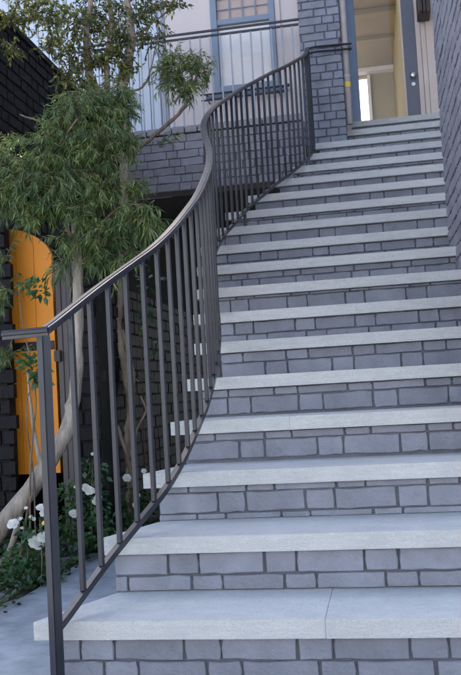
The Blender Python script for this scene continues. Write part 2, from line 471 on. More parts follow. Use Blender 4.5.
# ------------------------------------------------------------------ brick pillar
PF, PXL, PXR = 5.10, -.522, -.163
pil = tag(empty('brick_pillar', (-.34, 5.1, 2.9)), 'square grey painted brick pillar at the head of the stairs beside the glass door', 'pillar')
mb = MB(); mb.box((PXL+.008, PF+.010, 2.5), (PXR-.008, 5.62, 6.3)); child(mb.build('mortar', M['grey_mortar']), pil)
lst = bricks(None, (PXL, PF, 0), (1, 0, 0), PXR-PXL, 2.90, 6.3, 'grey_brick', seed=401, course=.0720, stuffname='upper_bricks', singles=lambda c: c.z < 4.35, joint=.01)
lst += bricks(None, (PXR, PF+.036, 0), (0, 1, 0), .45, 2.90, 6.3, 'grey_brick', seed=402, course=.0720, stuffname='upper_bricks', singles=lambda c: c.z < 4.35, joint=.01)
lst += bricks(None, (PXL, 5.48, 0), (0, -1, 0), .344, 2.60, 6.3, 'grey_brick', seed=403, course=.0720, stuffname='upper_bricks', singles=lambda c: c.z < 4.35, joint=.01)
for o in lst: child(o, pil)
for o in [o for o in C.objects if o.name.startswith('upper_bricks')]: child(o, pil)

# ------------------------------------------------------------------ balcony: brick spandrel and rail
bal = tag(empty('balcony', (-1.5, 5.1, 2.62)), 'low pale painted brick balcony front above the dark recess', 'balcony')
SX0, SX1, SZ0, SZ1 = -2.19, PXL-.002, 2.62, 3.135
mb = MB(); mb.box((SX0, PF+.012, SZ0), (SX1, PF+.2, SZ1-.002)); child(mb.build('mortar', M['pale_mortar']), bal)
lst = bricks(None, (SX0, PF, 0), (1, 0, 0), SX1-SX0, SZ0+.001, SZ1-.004, 'pale_brick', seed=420, course=.0733, singles=lambda c: c.x > -2.6, stuffname='hidden_bricks')
x = SX0; rg = random.Random(77)
cb = MB(); cb.box((-.055, 0, -.032), (.055, .2, .032)); cme = cb.mesh('coping_brick')
bm = bmesh.new(); bm.from_mesh(cme); bmesh.ops.recalc_face_normals(bm, faces=bm.faces); bmesh.ops.bevel(bm, geom=bm.edges, offset=.006, segments=1, affect='EDGES'); bm.to_mesh(cme); bm.free(); cme.materials.append(M['pale_brick'])
while x < SX1-.1:
    o = bpy.data.objects.new('coping_brick', cme); C.objects.link(o); o.matrix_world = Matrix.Translation((x+.057, PF-.012+rg.uniform(-.002, .002), SZ1+.036)) @ Matrix.Rotation(rg.uniform(-.02, .02), 4, 'Y'); lst.append(o); x += .118
for o in lst: child(o, bal)
for o in [o for o in C.objects if o.name.startswith('hidden_bricks')]: child(o, bal)
mb = MB(); mb.box((SX0, PF+.201, SZ0+.3), (SX1, 5.55, SZ1)); child(mb.build('deck', M['cream']), bal)

br = tag(empty('balcony_railing', (-1.3, 5.15, 3.2)), 'slim grey metal balcony railing in front of the window', 'railing')
RY = 5.16; zt = 4.075
for z in (zt, zt-.045):
    mb = MB(); mb.box((-2.6, RY-.011, z-.009), (PXL-.003, RY+.011, z+.009)); child(mb.build('top_rail', M['metal'], bevel=.002), br)
mb = MB(); mb.box((-.0065, -.0065, 0), (.0065, .0065, zt-.054-3.204)); bme = mb.mesh('baluster'); bme.materials.append(M['rail_light'])
x = -2.55
while x < PXL-.03:
    o = bpy.data.objects.new('baluster', bme); C.objects.link(o); o.matrix_world = Matrix.Translation((x, RY, 3.204)); child(o, br); x += .0935
pp = at(165, 60, 5.2)
mb = MB(); mb.box((pp.x-.017, RY+.012, 3.205), (pp.x+.017, RY+.05, 5.3)); child(mb.build('post', M['frame'], bevel=.003), br)

# ------------------------------------------------------------------ house
house = tag(empty('house', (0, 5.5, 0)), 'house front with cream rendered wall, pale blue boards, sash window and glass entrance door', 'house')
FY = 5.5; DY = 5.80
def hbox(name, a, b, mat, parent=house, bevel=0):
    mb = MB(); mb.box(a, b); o = mb.build(name, mat, bevel=bevel)
    # parts of parts keep world place through the shared root
    o.parent = parent
    root = parent
    off = Vector((0, 0, 0))
    while root: off += Vector(root.location); root = root.parent
    o.matrix_parent_inverse = Matrix.Translation(-off)
    return o
WX0, WX1, WZ0, WZ1 = -1.375, -.765, 3.60, 5.05
hbox('wall', (-1.88, FY, SZ1), (WX0, FY+.15, 6.3), M['cream'])
hbox('wall', (WX1, FY, SZ1), (-.17, FY+.15, 6.3), M['cream'])
hbox('wall', (WX0, FY, SZ1), (WX1, FY+.15, WZ0), M['cream'])
hbox('wall', (WX0, FY, WZ1), (WX1, FY+.15, 6.3), M['cream'])
hbox('wall', (-.17, FY+.1, 5.35), (.9, FY+.25, 6.3), M['cream'])
hbox('unseen_upper_wall', (-2.45, FY, 6.3), (4.5, FY+.2, 10.6), M['blue_board'])  # unseen; height, left edge and tone shaped to screen sun and tint reflections
hbox('side_wall', (-4.6, FY+.2, 0), (-4.4, 12, 6.3), M['cream'])
hbox('side_wall', (1.3, FY+.3, 0), (4.5, FY+.5, 6.3), M['cream'])
hbox('side_wall', (1.16, 2.4, 0), (1.4, DY-.17, 6.3), M['cream'])
x = -4.6; rg = random.Random(5)
while x < -1.9:
    w = min(.098, -1.882-x)
    hbox('siding_board', (x+.002, FY-.012+rg.uniform(-.001, .001), 2.7), (x+w-.003, FY+.02, 6.3), M['blue_board'], bevel=.003); x += .1
hbox('wall', (-4.6, FY+.021, 2.7), (-1.881, FY+.15, 6.3), M['blue_board'])
# dark recess under the balcony, its shade put into wall and soffit colours
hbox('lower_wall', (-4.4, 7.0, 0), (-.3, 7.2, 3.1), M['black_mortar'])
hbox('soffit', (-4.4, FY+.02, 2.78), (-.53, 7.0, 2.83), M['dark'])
# window
win = empty('window', (0, 0, 0)); win.parent = house; win.matrix_parent_inverse = Matrix.Translation(-house.location)
def wpart(name, a, b, mat, bevel=.002):
    mb = MB(); mb.box(a, b); o = mb.build(name, mat, bevel=bevel); o.parent = win; return o
WY = FY+.005
wpart('frame', (WX0+.001, WY-.045, WZ0), (WX0+.06, WY+.03, WZ1-.001), M['frame'])
wpart('frame', (WX1-.055, WY-.045, WZ0), (WX1-.001, WY+.03, WZ1-.001), M['frame'])
wpart('frame', (WX0+.061, WY-.044, WZ0+.002), (WX1-.056, WY+.03, WZ0+.06), M['frame'])
wpart('meeting_rail', (WX0+.061, WY-.035, 4.255), (WX1-.056, WY+.03, 4.305), M['frame'])
wpart('trim', (WX0-.05, FY-.02, WZ0-.02), (WX0-.001, FY-.001, WZ1+.05), M['cream'])
wpart('trim', (WX1+.001, FY-.02, WZ0-.02), (WX1+.05, FY-.001, WZ1+.05), M['cream'])
wpart('sill', (WX0-.08, FY-.06, WZ0-.045), (WX1+.08, FY-.002, WZ0-.021), M['frame'])
wpart('pane', (WX0+.06, WY+.0, WZ0+.06), (WX1-.055, WY+.004, 4.255), M['glass'], 0)
wpart('pane', (WX0+.06, WY+.0, 4.305), (WX1-.055, WY+.004, WZ1-.002), M['glass'], 0)
wpart('blind', (WX0+.06, WY+.016, WZ0+.01), (WX1-.055, WY+.022, 4.28), M['blind'], 0)
wpart('blind', (WX0+.06, WY+.016, 4.285), (WX1-.055, WY+.022, WZ1-.01), M['curtain'], 0)
for k in range(1, 4):
    xx = WX0+.06+(WX1-.055-WX0-.06)*k/4-.004
    wpart('glazing_bar', (xx-.005, WY-.012, 4.306), (xx+.005, WY-.001, WZ1-.003), M['frame'], 0)
for k in range(1, 7):
    zz = 4.305+.105*k
    wpart('glazing_bar', (WX0+.061, WY-.010, zz-.004), (WX1-.056, WY-.0015, zz+.004), M['frame'], 0)
for zz, x0, x1 in ((3.575, -1.50, -.665), (3.52, -1.49, -.70)):
    mb = MB(); mb.tube([(x0, FY-.1, zz), (x1, FY-.1, zz)], .009, 8); mb.tube([(x1-.012, FY-.1, zz), (x1+.006, FY-.1, zz)], .017, 8)
    for xx in (x0+.06, x1-.06): mb.tube([(xx, FY-.1, zz), (xx, FY+.01, zz)], .007, 6)
    o = mb.build('sill_bar', M['metal'], smooth=False); o.parent = win
# entrance door
door = empty('door', (0, 0, 0)); door.parent = house; door.matrix_parent_inverse = Matrix.Translation(-house.location)

def dpart(name, a, b, mat, bevel=.002):
    mb = MB(); mb.box(a, b); o = mb.build(name, mat, bevel=bevel); o.parent = door; return o
DZ = 3.250
hbox('wall', (-.17, FY+.151, 3.0), (-.128, DY-.04, 5.35), M['jamb'])
dpart('frame', (-.126, DY-.06, DZ), (-.040, DY+.02, 5.33), M['door_frame'])
dpart('stile', (.405, DY-.045, DZ), (.520, DY+.02, 5.33), M['stile'])
dpart('glazing_bead', (.392, DY-.03, DZ+.004), (.4045, DY+.01, 5.33), M['jamb'])
dpart('glazing_bead', (-.039, DY-.03, DZ+.004), (-.031, DY+.01, 5.33), M['frame'])
dpart('bottom_rail', (-.030, DY-.035, DZ+.002), (.391, DY+.015, DZ+.03), M['stile'])
dpart('pane', (-.031, DY-.008, DZ+.03), (.392, DY-.003, 5.33), M['glass'], 0)
dpart('jamb', (.5215, DY-.06, DZ), (.565, DY+.02, 5.33), M['jamb'])
dpart('jamb', (.567, DY-.11, DZ), (.608, DY+.02, 5.33), M['jamb'])
dpart('jamb', (.610, DY-.13, DZ), (.80, DY+.02, 5.33), M['jamb'])
hbox('wall', (.801, DY-.16, 2.6), (1.3, DY+.02, 6.3), M['cream'])
kp = at(413, 75, DY-.085)
mb = MB(); mb.tube([(kp.x, DY-.044, kp.z), (kp.x, DY-.05, kp.z), (kp.x, DY-.055, kp.z), (kp.x, DY-.075, kp.z), (kp.x, DY-.08, kp.z), (kp.x, DY-.10, kp.z), (kp.x, DY-.106, kp.z)], [.026, .026, .012, .012, .026, .028, .016], 16)
o = mb.build('knob', M['brass'], smooth=True); o.parent = door
mb = MB(); mb.tube([(kp.x, DY-.044, kp.z-.075), (kp.x, DY-.056, kp.z-.075)], [.02, .018], 16); o = mb.build('lock', M['brass']); o.parent = door
# hall behind the door; ceiling gap and unseen side room added to light it
hall = empty('hall', (0, 0, 0)); hall.parent = house; hall.matrix_parent_inverse = Matrix.Translation(-house.location)
def rpart(name, a, b, mat):
    mb = MB(); mb.box(a, b); o = mb.build(name, mat); o.parent = hall; return o
HZ = 5.30
rpart('floor', (-1.2, DY+.03, 3.15), (1.2, 11, 3.249), M['wood_floor'])
rpart('wall', (.45, DY+.03, 3.25), (.6, 10, HZ), M['olive'])
rpart('wall', (-.75, DY+.03, 3.25), (-.6, 7.6, HZ), M['olive'])
rpart('wall', (-2.6, 7.3, 3.25), (-2.5, 11, HZ), M['white'])  # unseen roofless side room, added to bounce sun into the hall
rpart('floor', (-2.6, 7.2, 3.15), (-1.201, 11, 3.248), M['jamb'])
rpart('wall', (-.129, DY-.0, 3.25), (-.2, DY+.12, 5.35), M['olive'])
rpart('wall', (.07, 10, 3.25), (.6, 10.12, HZ), M['olive'])
rpart('wall', (-.75, 10, 3.25), (-.052, 10.12, HZ), M['olive'])
rpart('wall', (-2.5, 10, 3.25), (-.751, 10.12, 3.9), M['white'])  # low wall of the added side room
rpart('wall', (-.052, 10, 5.22), (.07, 10.12, HZ), M['olive'])
rpart('door_trim', (.07, 9.95, 3.25), (.115, 9.998, 5.22), M['white'])
rpart('ceiling', (-.75, 7.35, HZ), (.6, 10.1, HZ+.1), M['olive_ceil'])  # stops short of the door: unseen gap lets sun into the hall
rpart('ceiling_beam', (-.6, 7.9, HZ-.07), (.45, 8.02, HZ-.002), M['olive'])
rpart('ceiling_beam', (-.6, 9.86, HZ-.06), (.45, 9.999, HZ-.002), M['white'])
rpart('ceiling_beam', (-.6, 8.75, HZ-.05), (.45, 8.83, HZ-.002), M['olive'])

# drain pipe
pb, pt = at(349.5, 121, 5.4), at(344, 0, 5.4)
dp = tag(empty('drain_pipe', (pb.x, 5.4, pb.z)), 'off-white vertical drain pipe with yellow tape beside the brick pillar', 'pipe')
px = (-.130)
mb = MB(); mb.tube([(px, 5.17, 3.079), (px, 5.17, 6.0)], .028, 14); child(mb.build('pipe', M['pipe'], smooth=True), dp)
ty = at(347, 85, 5.17)
mb = MB(); mb.tube([(px, 5.17, ty.z-.022), (px, 5.17, ty.z+.022)], .0305, 14); child(mb.build('tape', M['yellow']), dp)
for z in (3.5, 4.5):
    mb = MB(); mb.tube([(px, 5.17, z), (px, 5.17, z+.02)], .032, 14); child(mb.build('clip', M['pipe']), dp)

# wall lamp at the door head
lp = at(424, 14, 5.45)
wl = tag(empty('wall_lamp', lp), 'dark bronze box lamp high on the jamb by the door', 'lamp')
for k, (a, b) in enumerate(((-.045, -.02), (-.012, .012), (.018, .045))):
    mb = MB(); mb.box((lp.x+a, 5.36, lp.z-.008*k), (lp.x+b, 5.46, lp.z+.28)); child(mb.build('slat', M['lamp'], bevel=.003), wl)
mb = MB(); mb.box((lp.x-.05, 5.462, lp.z+.02), (lp.x+.06, 5.668, lp.z+.27)); child(mb.build('backplate', M['lamp'], bevel=.003), wl)

# ------------------------------------------------------------------ stair railing
PLAN = [(-.93, -.06), (-.914, -.012), (-.859, .184), (-.79, .385), (-.75, .505), (-.718, .68), (-.70, .905), (-.694, 1.04), (-.70, 1.23), (-.722, 1.5), (-.775, 1.8), (-.85, 2.1),
        (-.908, 2.4), (-.925, 2.65), (-.915, 2.88), (-.876, 3.08), (-.815, 3.39), (-.748, 3.6), (-.672, 3.855), (-.584, 4.07), (-.505, 4.336), (-.452, 4.543), (-.442, 4.74), (-.445, 4.93)]
PL = catmull([(x, y, 0) for x, y in PLAN], 10)
PL = [p for i, p in enumerate(PL) if i == 0 or (p-PL[i-1]).length > 1e-6]
SL = .1713/.3151
for _ in range(6):
    PL = [PL[0]]+[(PL[i-1]+PL[i]*2+PL[i+1])/4 for i in range(1, len(PL)-1)]+[PL[-1]]
ral = tag(empty('stair_railing', (-.93, -.06, 0)), 'dark grey metal stair railing with curving handrail and square balusters', 'railing')
top = [Vector((p.x, p.y, .17+.86+SL*p.y)) for p in PL]
bot = [Vector((p.x, p.y, .20+SL*p.y)) for p in PL]
cap = [(-.018, .003), (-.016, .007), (-.009, .008), (-.008, .0105), (.008, .0105), (.009, .008), (.016, .007), (.018, .003), (.017, -.005), (.010, -.007), (.010, -.016), (-.010, -.016), (-.010, -.007), (-.017, -.005)]
# horizontal return at the foot
t0 = top[0]; ret = [Vector((t0.x-.118, t0.y-.012, t0.z-.004)), Vector((t0.x-.06, t0.y-.006, t0.z-.002))]
mb = MB(); mb.sweep(top, cap); child(mb.build('handrail', M['metal'], smooth=False), ral)
mb = MB(); mb.sweep([ret[0], ret[1], t0+Vector((.012, .004, 0))], [(a*.95, b-.001) for a, b in cap]); child(mb.build('handrail_return', M['metal']), ral)
mb = MB(); mb.sweep(bot, [(-.010, -.011), (.010, -.011), (.010, .011), (-.010, .011)]); child(mb.build('bottom_rail', M['metal']), ral)
# newel
def post(loc, ang, w, z0, z1, name, bev=.003):
    mb = MB(); mb.box((-w/2, -w/2, 0), (w/2, w/2, z1-z0)); o = mb.build(name, M['metal'], bevel=bev)
    o.matrix_world = Matrix.Translation((loc[0], loc[1], z0)) @ Matrix.Rotation(ang, 4, 'Z'); return child(o, ral)
post((-.932, -.062), -.5, .030, 0, t0.z-.016, 'newel_post')
mb = MB(); mb.box((-.045, -.045, 0), (.045, .045, .008)); o = mb.build('base_plate', M['metal'], bevel=.002); o.matrix_world = Matrix.Translation((-.932, -.062, 0)) @ Matrix.Rotation(-.5, 4, 'Z'); child(o, ral)
e = PL[-1]; post((e.x, e.y), 0, .03, 2.852+T-.17, .17+.86+SL*e.y-.02, 'newel_post')
# feet from the bottom rail to the treads
def curve_at(s, pts, acc):
    for i in range(1, len(acc)):
        if acc[i] >= s:
            k = (s-acc[i-1])/(acc[i]-acc[i-1]); a, b = pts[i-1], pts[i]
            return a+(b-a)*k, (b-a).normalized()
    return pts[-1], (pts[-1]-pts[-2]).normalized()
acc = [0]
for i in range(1, len(PL)): acc.append(acc[-1]+(PL[i]-PL[i-1]).length)
bh = .86+.17-.2-.010-.014
mb = MB(); w = .0074
mb.add([(-w, -w, .0), (w, -w, 0), (w, w, 0), (-w, w, 0), (-w, -w, bh), (w, -w, bh), (w, w, bh), (-w, w, bh)], [(0,3,2,1),(4,5,6,7),(0,1,5,4),(1,2,6,5),(2,3,7,6),(3,0,4,7)])
bme = mb.mesh('baluster')
bm = bmesh.new(); bm.from_mesh(bme); bmesh.ops.bevel(bm, geom=[e_ for e_ in bm.edges if abs(e_.verts[0].co.z-e_.verts[1].co.z) > .1], offset=.0015, segments=1, affect='EDGES'); bm.to_mesh(bme); bm.free()
bme.materials.append(M['metal'])
s = .128
while s < acc[-1]-.05:
    p, t = curve_at(s, PL, acc)
    o = bpy.data.objects.new('baluster', bme); C.objects.link(o)
    o.matrix_world = Matrix.Translation((p.x, p.y, .20+.010+SL*p.y)) @ Matrix.Rotation(math.atan2(t.y, t.x), 4, 'Z'); child(o, ral)
    s += .0985
for yy in (1.40, 3.30, 4.45):
    k = min(range(len(PL)), key=lambda i: abs(PL[i].y-yy)); p = PL[k]
    i = int((p.y)/G)+1
    post((p.x, p.y), 0, .02, ZB[i]+T, .2+SL*p.y-.012, 'foot', .002)
# bars that tie the rail to the pillar
ez = .17+.86+SL*e.y
pe = at(351.5, 43.5, 5.075)
for dz in (.0, -.045):
    mb = MB(); mb.tube([(e.x, e.y, ez-.004+dz), (e.x+.06, 5.06, pe.z+.005+dz), (pe.x, 5.075, pe.z+dz)], .009, 8); child(mb.build('tie_bar', M['metal'], smooth=True), ral)
mb = MB(); mb.tube([(pe.x-.02, 5.075, pe.z-.0225), (pe.x-.02, 5.15, pe.z-.0225)], .012, 8); child(mb.build('wall_bracket', M['metal']), ral)

# ------------------------------------------------------------------ dark brick walls at the left
def lx(Y): return -2.10-.016*Y
lw = tag(empty('brick_wall', (-2.2, 3, 0)), 'black painted brick boundary wall behind the trees with a level top', 'wall')
LT = 3.145
mb = MB(); mb.prism([(lx(2.02)-.010, 2.02), (lx(5.09)-.010, 5.09), (lx(5.09)-.3, 5.09), (lx(2.02)-.3, 2.02)], 0, LT-.002); child(mb.build('mortar', M['black_mortar']), lw)
d = -.016; L_ = math.hypot(1, d)
bricks(None, (lx(2.02)-.30, 2.010, 0), (1, 0, 0), .30, 1.885, LT, 'black_brick', seed=505, singles=False, stuffname='low_bricks', joint=.011)
lst = bricks(None, (lx(2.02), 2.02, 0), (d/L_, 1/L_, 0), 3.05, .0, LT, 'black_brick', seed=500, course=.0735, singles=lambda c: c.z > 1.95 and c.y < 4.6, budget=[295], stuffname='low_bricks', joint=.011)
for o in lst: child(o, lw)
mb = MB(); mb.prism([(lx(2.0)+.012, 2.0), (lx(5.09)+.012, 5.09), (lx(5.09)-.31, 5.09), (lx(2.0)-.31, 2.0)], LT+.001, LT+.04); child(mb.build('coping', M['black_mortar']), lw)
for o in [o for o in C.objects if o.name.startswith('low_bricks')]: child(o, lw)

gw = tag(empty('brick_pier', (-2.0, 2.0, 0)), 'black painted brick pier with toothed edge left of the orange gate', 'pier')
WYY = 2.0
mb = MB(); mb.box((-3.6, WYY+.012, 0), (-1.99, WYY+.11, 1.88)); child(mb.build('mortar', M['black_mortar']), gw)
lst = bricks(None, (-3.6, WYY, 0), (1, 0, 0), 1.64, 0, 1.88, 'black_brick', seed=511, course=.082, rag=.022, joint=.009, singles=lambda c: c.x > -2.7, stuffname='outer_bricks')
for o in lst: child(o, gw)
for o in [o for o in C.objects if o.name.startswith('outer_bricks')]: child(o, gw)
gw2 = tag(empty('brick_wall', (-1.55, 2.0, 0)), 'black painted brick garden wall running back behind the stair railing', 'wall')
mb = MB(); mb.box((-1.60, WYY+.012, 0), (-1.470, WYY+.2, 1.45))
mb.prism([(-1.482, WYY+.2005), (-1.482-.016*4, 6.2), (-1.60-.016*4, 6.2), (-1.60, WYY+.2005)], 0, 1.45); child(mb.build('mortar', M['black_mortar']), gw2)
lst = bricks(None, (-1.605, WYY, 0), (1, 0, 0), .135, 0, 1.45, 'black_brick', seed=512, course=.082, joint=.009)
lst += bricks(None, (-1.470, WYY+.03, 0), (d/L_, 1/L_, 0), 4.1, 0, 1.45, 'black_brick', seed=513, course=.0735, joint=.009, budget=[200], singles=lambda c: c.y < 4 and c.z > .3, stuffname='low_bricks')
for o in lst: child(o, gw2)
for o in [o for o in C.objects if o.name.startswith('low_bricks') and o.parent is None]: child(o, gw2)

# orange gate leaf: boards under a quarter-round head
gate = tag(empty('gate', (-1.9, 2.2, .45)), 'bright orange timber gate leaf with a curved top and black strap', 'gate')
gx0, gx1 = -2.10, -1.782; GY = 2.2; gb = .40
def gtop(x):
    t_ = max(0, min(1, (x+2.03)/(.248)))
    return 1.785-.10*t_**1.5-.08*(1-math.sqrt(max(0, 1-t_**4)))
n = 3
for k in range(n):
    a = gx0+(gx1-gx0)*k/n+.0012; b = gx0+(gx1-gx0)*(k+1)/n-.0012
    prof = [(a+(b-a)*q/8, gtop(a+(b-a)*q/8)) for q in range(9)]
    poly = [(a, gb), (b, gb)]+prof[::-1]
    m_ = len(poly); mb = MB()
    mb.add([(x_, GY, z_) for x_, z_ in poly]+[(x_, GY+.03, z_) for x_, z_ in poly], [tuple(range(m_)), tuple(range(2*m_-1, m_-1, -1))]+[(i, (i+1)%m_, (i+1)%m_+m_, i+m_) for i in range(m_)])
    child(mb.build('plank', M['orange']), gate)
mb = MB(); mb.box((gx0, GY-.008, 1.085), (gx1-.004, GY-.001, 1.135)); child(mb.build('strap', M['black'], bevel=.002), gate)
pg = tag(empty('gate_post', (-1.7, 2.02, 0)), 'dark stained board post panel beside the orange gate', 'post')
for k in range(4):
    a = -1.715+k*.031
    mb = MB(); mb.box((a+.001, 2.06+(.004 if k % 2 else 0), .02), (a+.030, 2.09, 1.55)); child(mb.build('board', M['dark_board'], bevel=.002), pg)
lt = at(58, 356, 2.05)
mb = MB(); mb.box((lt.x-.018, 2.035, lt.z-.03), (lt.x+.018, 2.058, lt.z+.03)); child(mb.build('latch', M['black'], bevel=.003), pg)

# ------------------------------------------------------------------ plants
def leaf(mb, p, d, L, W, nrm, fold=.0, droop=0):
    d = d.normalized(); s_ = d.cross(nrm)
    if s_.length < 1e-4: s_ = d.orthogonal()
    s_.normalize(); n_ = s_.cross(d)
    m1 = p+d*L*.45+n_*fold*W-Vector((0, 0, droop*L*.15)); tip = p+d*L-Vector((0, 0, droop*L*.5))
    mb.add([p, m1+s_*W/2-n_*fold*W, tip, m1-s_*W/2-n_*fold*W], [(0, 1, 2), (0, 2, 3)])
def rv(rg, s=1): return Vector((rg.gauss(0, s), rg.gauss(0, s), rg.gauss(0, s)))
def spray(mb, tw, rg, p, d, L, n, leafL, leafW, droop=.8):
    """a drooping twig carrying narrow leaves on both sides"""
    pts = [p.copy()]; d = d.normalized(); q = p.copy()
    for k in range(6):
        d = (d+Vector((0, 0, -droop*.16))+rv(rg, .05)).normalized(); q = q+d*L/6; pts.append(q.copy())
    if tw is not None: tw.tube(pts, [.0028*(1-k/7.5) for k in range(7)], 4, False)
    for k in range(n):
        t_ = (k+.5)/n*6; i = min(5, int(t_)); b = pts[i]+(pts[i+1]-pts[i])*(t_-i); tg = (pts[i+1]-pts[i]).normalized()
        side = tg.cross(rv(rg)).normalized()
        dd = (tg*rg.uniform(.5, 1.0)+side*rg.uniform(.5, 1)+Vector((0, 0, -.25*droop))).normalized()
        leaf(mb, b, dd, leafL*rg.uniform(.6, 1.15), leafW*rg.uniform(.8, 1.2), rv(rg)+Vector((0, 0, 1.2)), .15, droop)
def blob_sprays(mb, tw, rg, c, rad, count, L, n, leafL, leafW, droop=.8, flat=.8, bias=None):
    for _ in range(count):
        v = rv(rg).normalized()*rg.random()**.45; v.z *= flat
        p = c+v*rad
        d = v*.8+rv(rg, .35)+Vector((0, 0, .15))
        if bias: d += bias
        spray(mb, tw, rg, p-d.normalized()*L*.4, d, L*rg.uniform(.7, 1.25), n, leafL, leafW, droop)

def trunk(mb, path, n=9, sub=5, wob=.006, seed=1):
    """path of (px, py, Y, radius)"""
    rg = random.Random(seed)
    pts = [at(a, b, c) for a, b, c, _ in path]
    P = catmull(pts, sub); rad = catmull([(r, 0, 0) for *_, r in path], sub)
    P = [p+rv(rg, wob*.4) for p in P]
    mb.tube(P, [max(.002, r.x*rg.uniform(.94, 1.06)) for r in rad], n)

# --- weeping narrow-leaved tree
ta = tag(empty('weeping_tree', at(-10, 560, 1.55)), 'weeping narrow-leaved tree with a pale sweeping trunk in front of the orange gate', 'tree')
mb = MB()
trunk(mb, [(-40, 600, 1.5, .052), (-8, 540, 1.52, .048), (25, 497, 1.56, .043), (52, 458, 1.6, .040), (69, 425, 1.64, .036), (76, 385, 1.68, .031), (78, 330, 1.72, .028), (78, 260, 1.76, .026), (74, 200, 1.8, .024), (70, 150, 1.84, .018), (72, 110, 1.88, .010)], 12, 6, .008, 3)
trunk(mb, [(22, 500, 1.56, .02), (16, 530, 1.52, .016), (8, 555, 1.5, .016), (-12, 580, 1.48, .018)], 8, 4, .004, 8)
trunk(mb, [(42, 470, 1.58, .014), (36, 440, 1.6, .010), (31, 405, 1.62, .007), (27, 370, 1.64, .005)], 7, 4, .003, 9)
trunk(mb, [(48, 463, 1.6, .010), (44, 420, 1.62, .007), (47, 380, 1.64, .004)], 6, 4, .003, 10)
child(mb.build('trunk', M['pale_bark'], smooth=True), ta)
mb = MB()
for path in ([(76, 240, 1.77, .012), (50, 205, 1.75, .008), (25, 190, 1.7, .005), (5, 195, 1.68, .003)], [(74, 200, 1.8, .012), (100, 165, 1.8, .008), (120, 160, 1.8, .004)],
             [(72, 160, 1.83, .010), (45, 125, 1.8, .007), (20, 115, 1.75, .003)], [(72, 130, 1.85, .010), (95, 95, 1.9, .006), (110, 80, 1.95, .003)], [(78, 260, 1.76, .010), (100, 225, 1.75, .007), (125, 205, 1.72, .005), (150, 208, 1.7, .003)],
             [(55, 150, 1.7, .006), (78, 118, 1.66, .004)], [(40, 235, 1.62, .005), (22, 205, 1.64, .005), (12, 200, 1.64, .003)]):
    trunk(mb, path, 6, 4, .004, 5)
child(mb.build('limb', M['twig'], smooth=True), ta)
cr, tw = MB(), MB(); rg = random.Random(11)
for px_, py_, Y, r_, cnt in ((75, 118, 1.85, .13, 46), (105, 115, 1.9, .11, 34), (55, 140, 1.75, .14, 46), (95, 150, 1.8, .14, 48), (125, 140, 1.85, .07, 16),
                             (30, 180, 1.7, .13, 44), (65, 180, 1.72, .15, 52), (100, 190, 1.75, .12, 36), (12, 200, 1.66, .09, 24), (50, 200, 1.68, .11, 34), (80, 212, 1.66, .07, 16),
                             (108, 235, 1.72, .11, 34), (130, 222, 1.72, .085, 26), (100, 255, 1.72, .06, 12), (2, 255, 1.7, .04, 4), (118, 92, 1.95, .07, 14), (8, 165, 1.72, .09, 20), (3, 290, 1.75, .05, 7), (8, 350, 1.9, .04, 6), (5, 140, 1.8, .05, 5), (30, 215, 1.64, .05, 8), (68, 240, 1.66, .05, 7), (90, 100, 1.95, .12, 28), (120, 110, 1.95, .09, 20), (135, 185, 1.8, .05, 8)):
    c = at(px_, py_, Y)
    blob_sprays(cr, tw, rg, c, r_*1.08, int(cnt*1.9), .125, 30, .039, .0055, .9, bias=Vector((0, -.2, 0)))
for px_, py_ in ((140, 205), (150, 212), (147, 222), (132, 245), (112, 262), (62, 262)):
    c = at(px_, py_, 1.7)
    blob_sprays(cr, tw, rg, c, .045, 7, .15, 20, .055, .007, 1.1)
child(cr.build('crown', M['needle'], kind='stuff'), ta)
child(tw.build('twigs', M['twig'], kind='stuff'), ta)

# --- red-barked tree
tb = tag(empty('red_barked_tree', at(129, 500, 2.4)), 'slender tree with twisted red-brown trunks and loose olive leaves by the balcony', 'tree')
mb = MB()
trunk(mb, [(131, 515, 2.3, .026), (129, 480, 2.32, .024), (127, 440, 2.35, .022), (130, 405, 2.38, .026), (124, 365, 2.4, .026), (117, 330, 2.42, .026), (121, 285, 2.45, .027), (124, 220, 2.5, .028), (126, 150, 2.55, .030), (122, 95, 2.6, .033), (129, 60, 2.62, .030), (131, 25, 2.65, .024), (124, -20, 2.7, .020)], 11, 6, .012, 12)
trunk(mb, [(132, 505, 2.28, .012), (131, 475, 2.3, .011), (122, 440, 2.3, .011), (112, 410, 2.32, .010), (106, 372, 2.34, .009), (103, 345, 2.36, .006)], 8, 5, .004, 13)
trunk(mb, [(130, 460, 2.33, .010), (137, 430, 2.33, .007), (146, 410, 2.32, .006), (140, 396, 2.32, .004)], 7, 5, .003, 14)
trunk(mb, [(122, 330, 2.42, .014), (132, 370, 2.4, .013), (133, 410, 2.38, .013), (128, 450, 2.34, .012)], 8, 5, .004, 15)
trunk(mb, [(120, 150, 2.56, .018), (105, 110, 2.6, .022), (90, 75, 2.6, .024), (86, 40, 2.6, .020), (91, 0, 2.62, .016), (88, -25, 2.6, .014)], 9, 5, .010, 16)
trunk(mb, [(108, 95, 2.62, .018), (107, 60, 2.62, .017), (111, 25, 2.65, .015), (108, -15, 2.7, .012)], 9, 5, .008, 17)
child(mb.build('trunk', M['red_bark'], smooth=True), tb)
mb = MB()
trunk(mb, [(126, 165, 2.56, .014), (140, 148, 2.6, .013), (163, 128, 2.66, .012), (182, 110, 2.7, .011), (191, 92, 2.72, .009), (197, 72, 2.75, .007), (190, 48, 2.78, .004)], 8, 5, .005, 18)
trunk(mb, [(128, 92, 2.6, .010), (141, 88, 2.62, .006), (149, 76, 2.64, .005), (154, 55, 2.66, .004), (160, 30, 2.7, .003)], 6, 5, .003, 19)
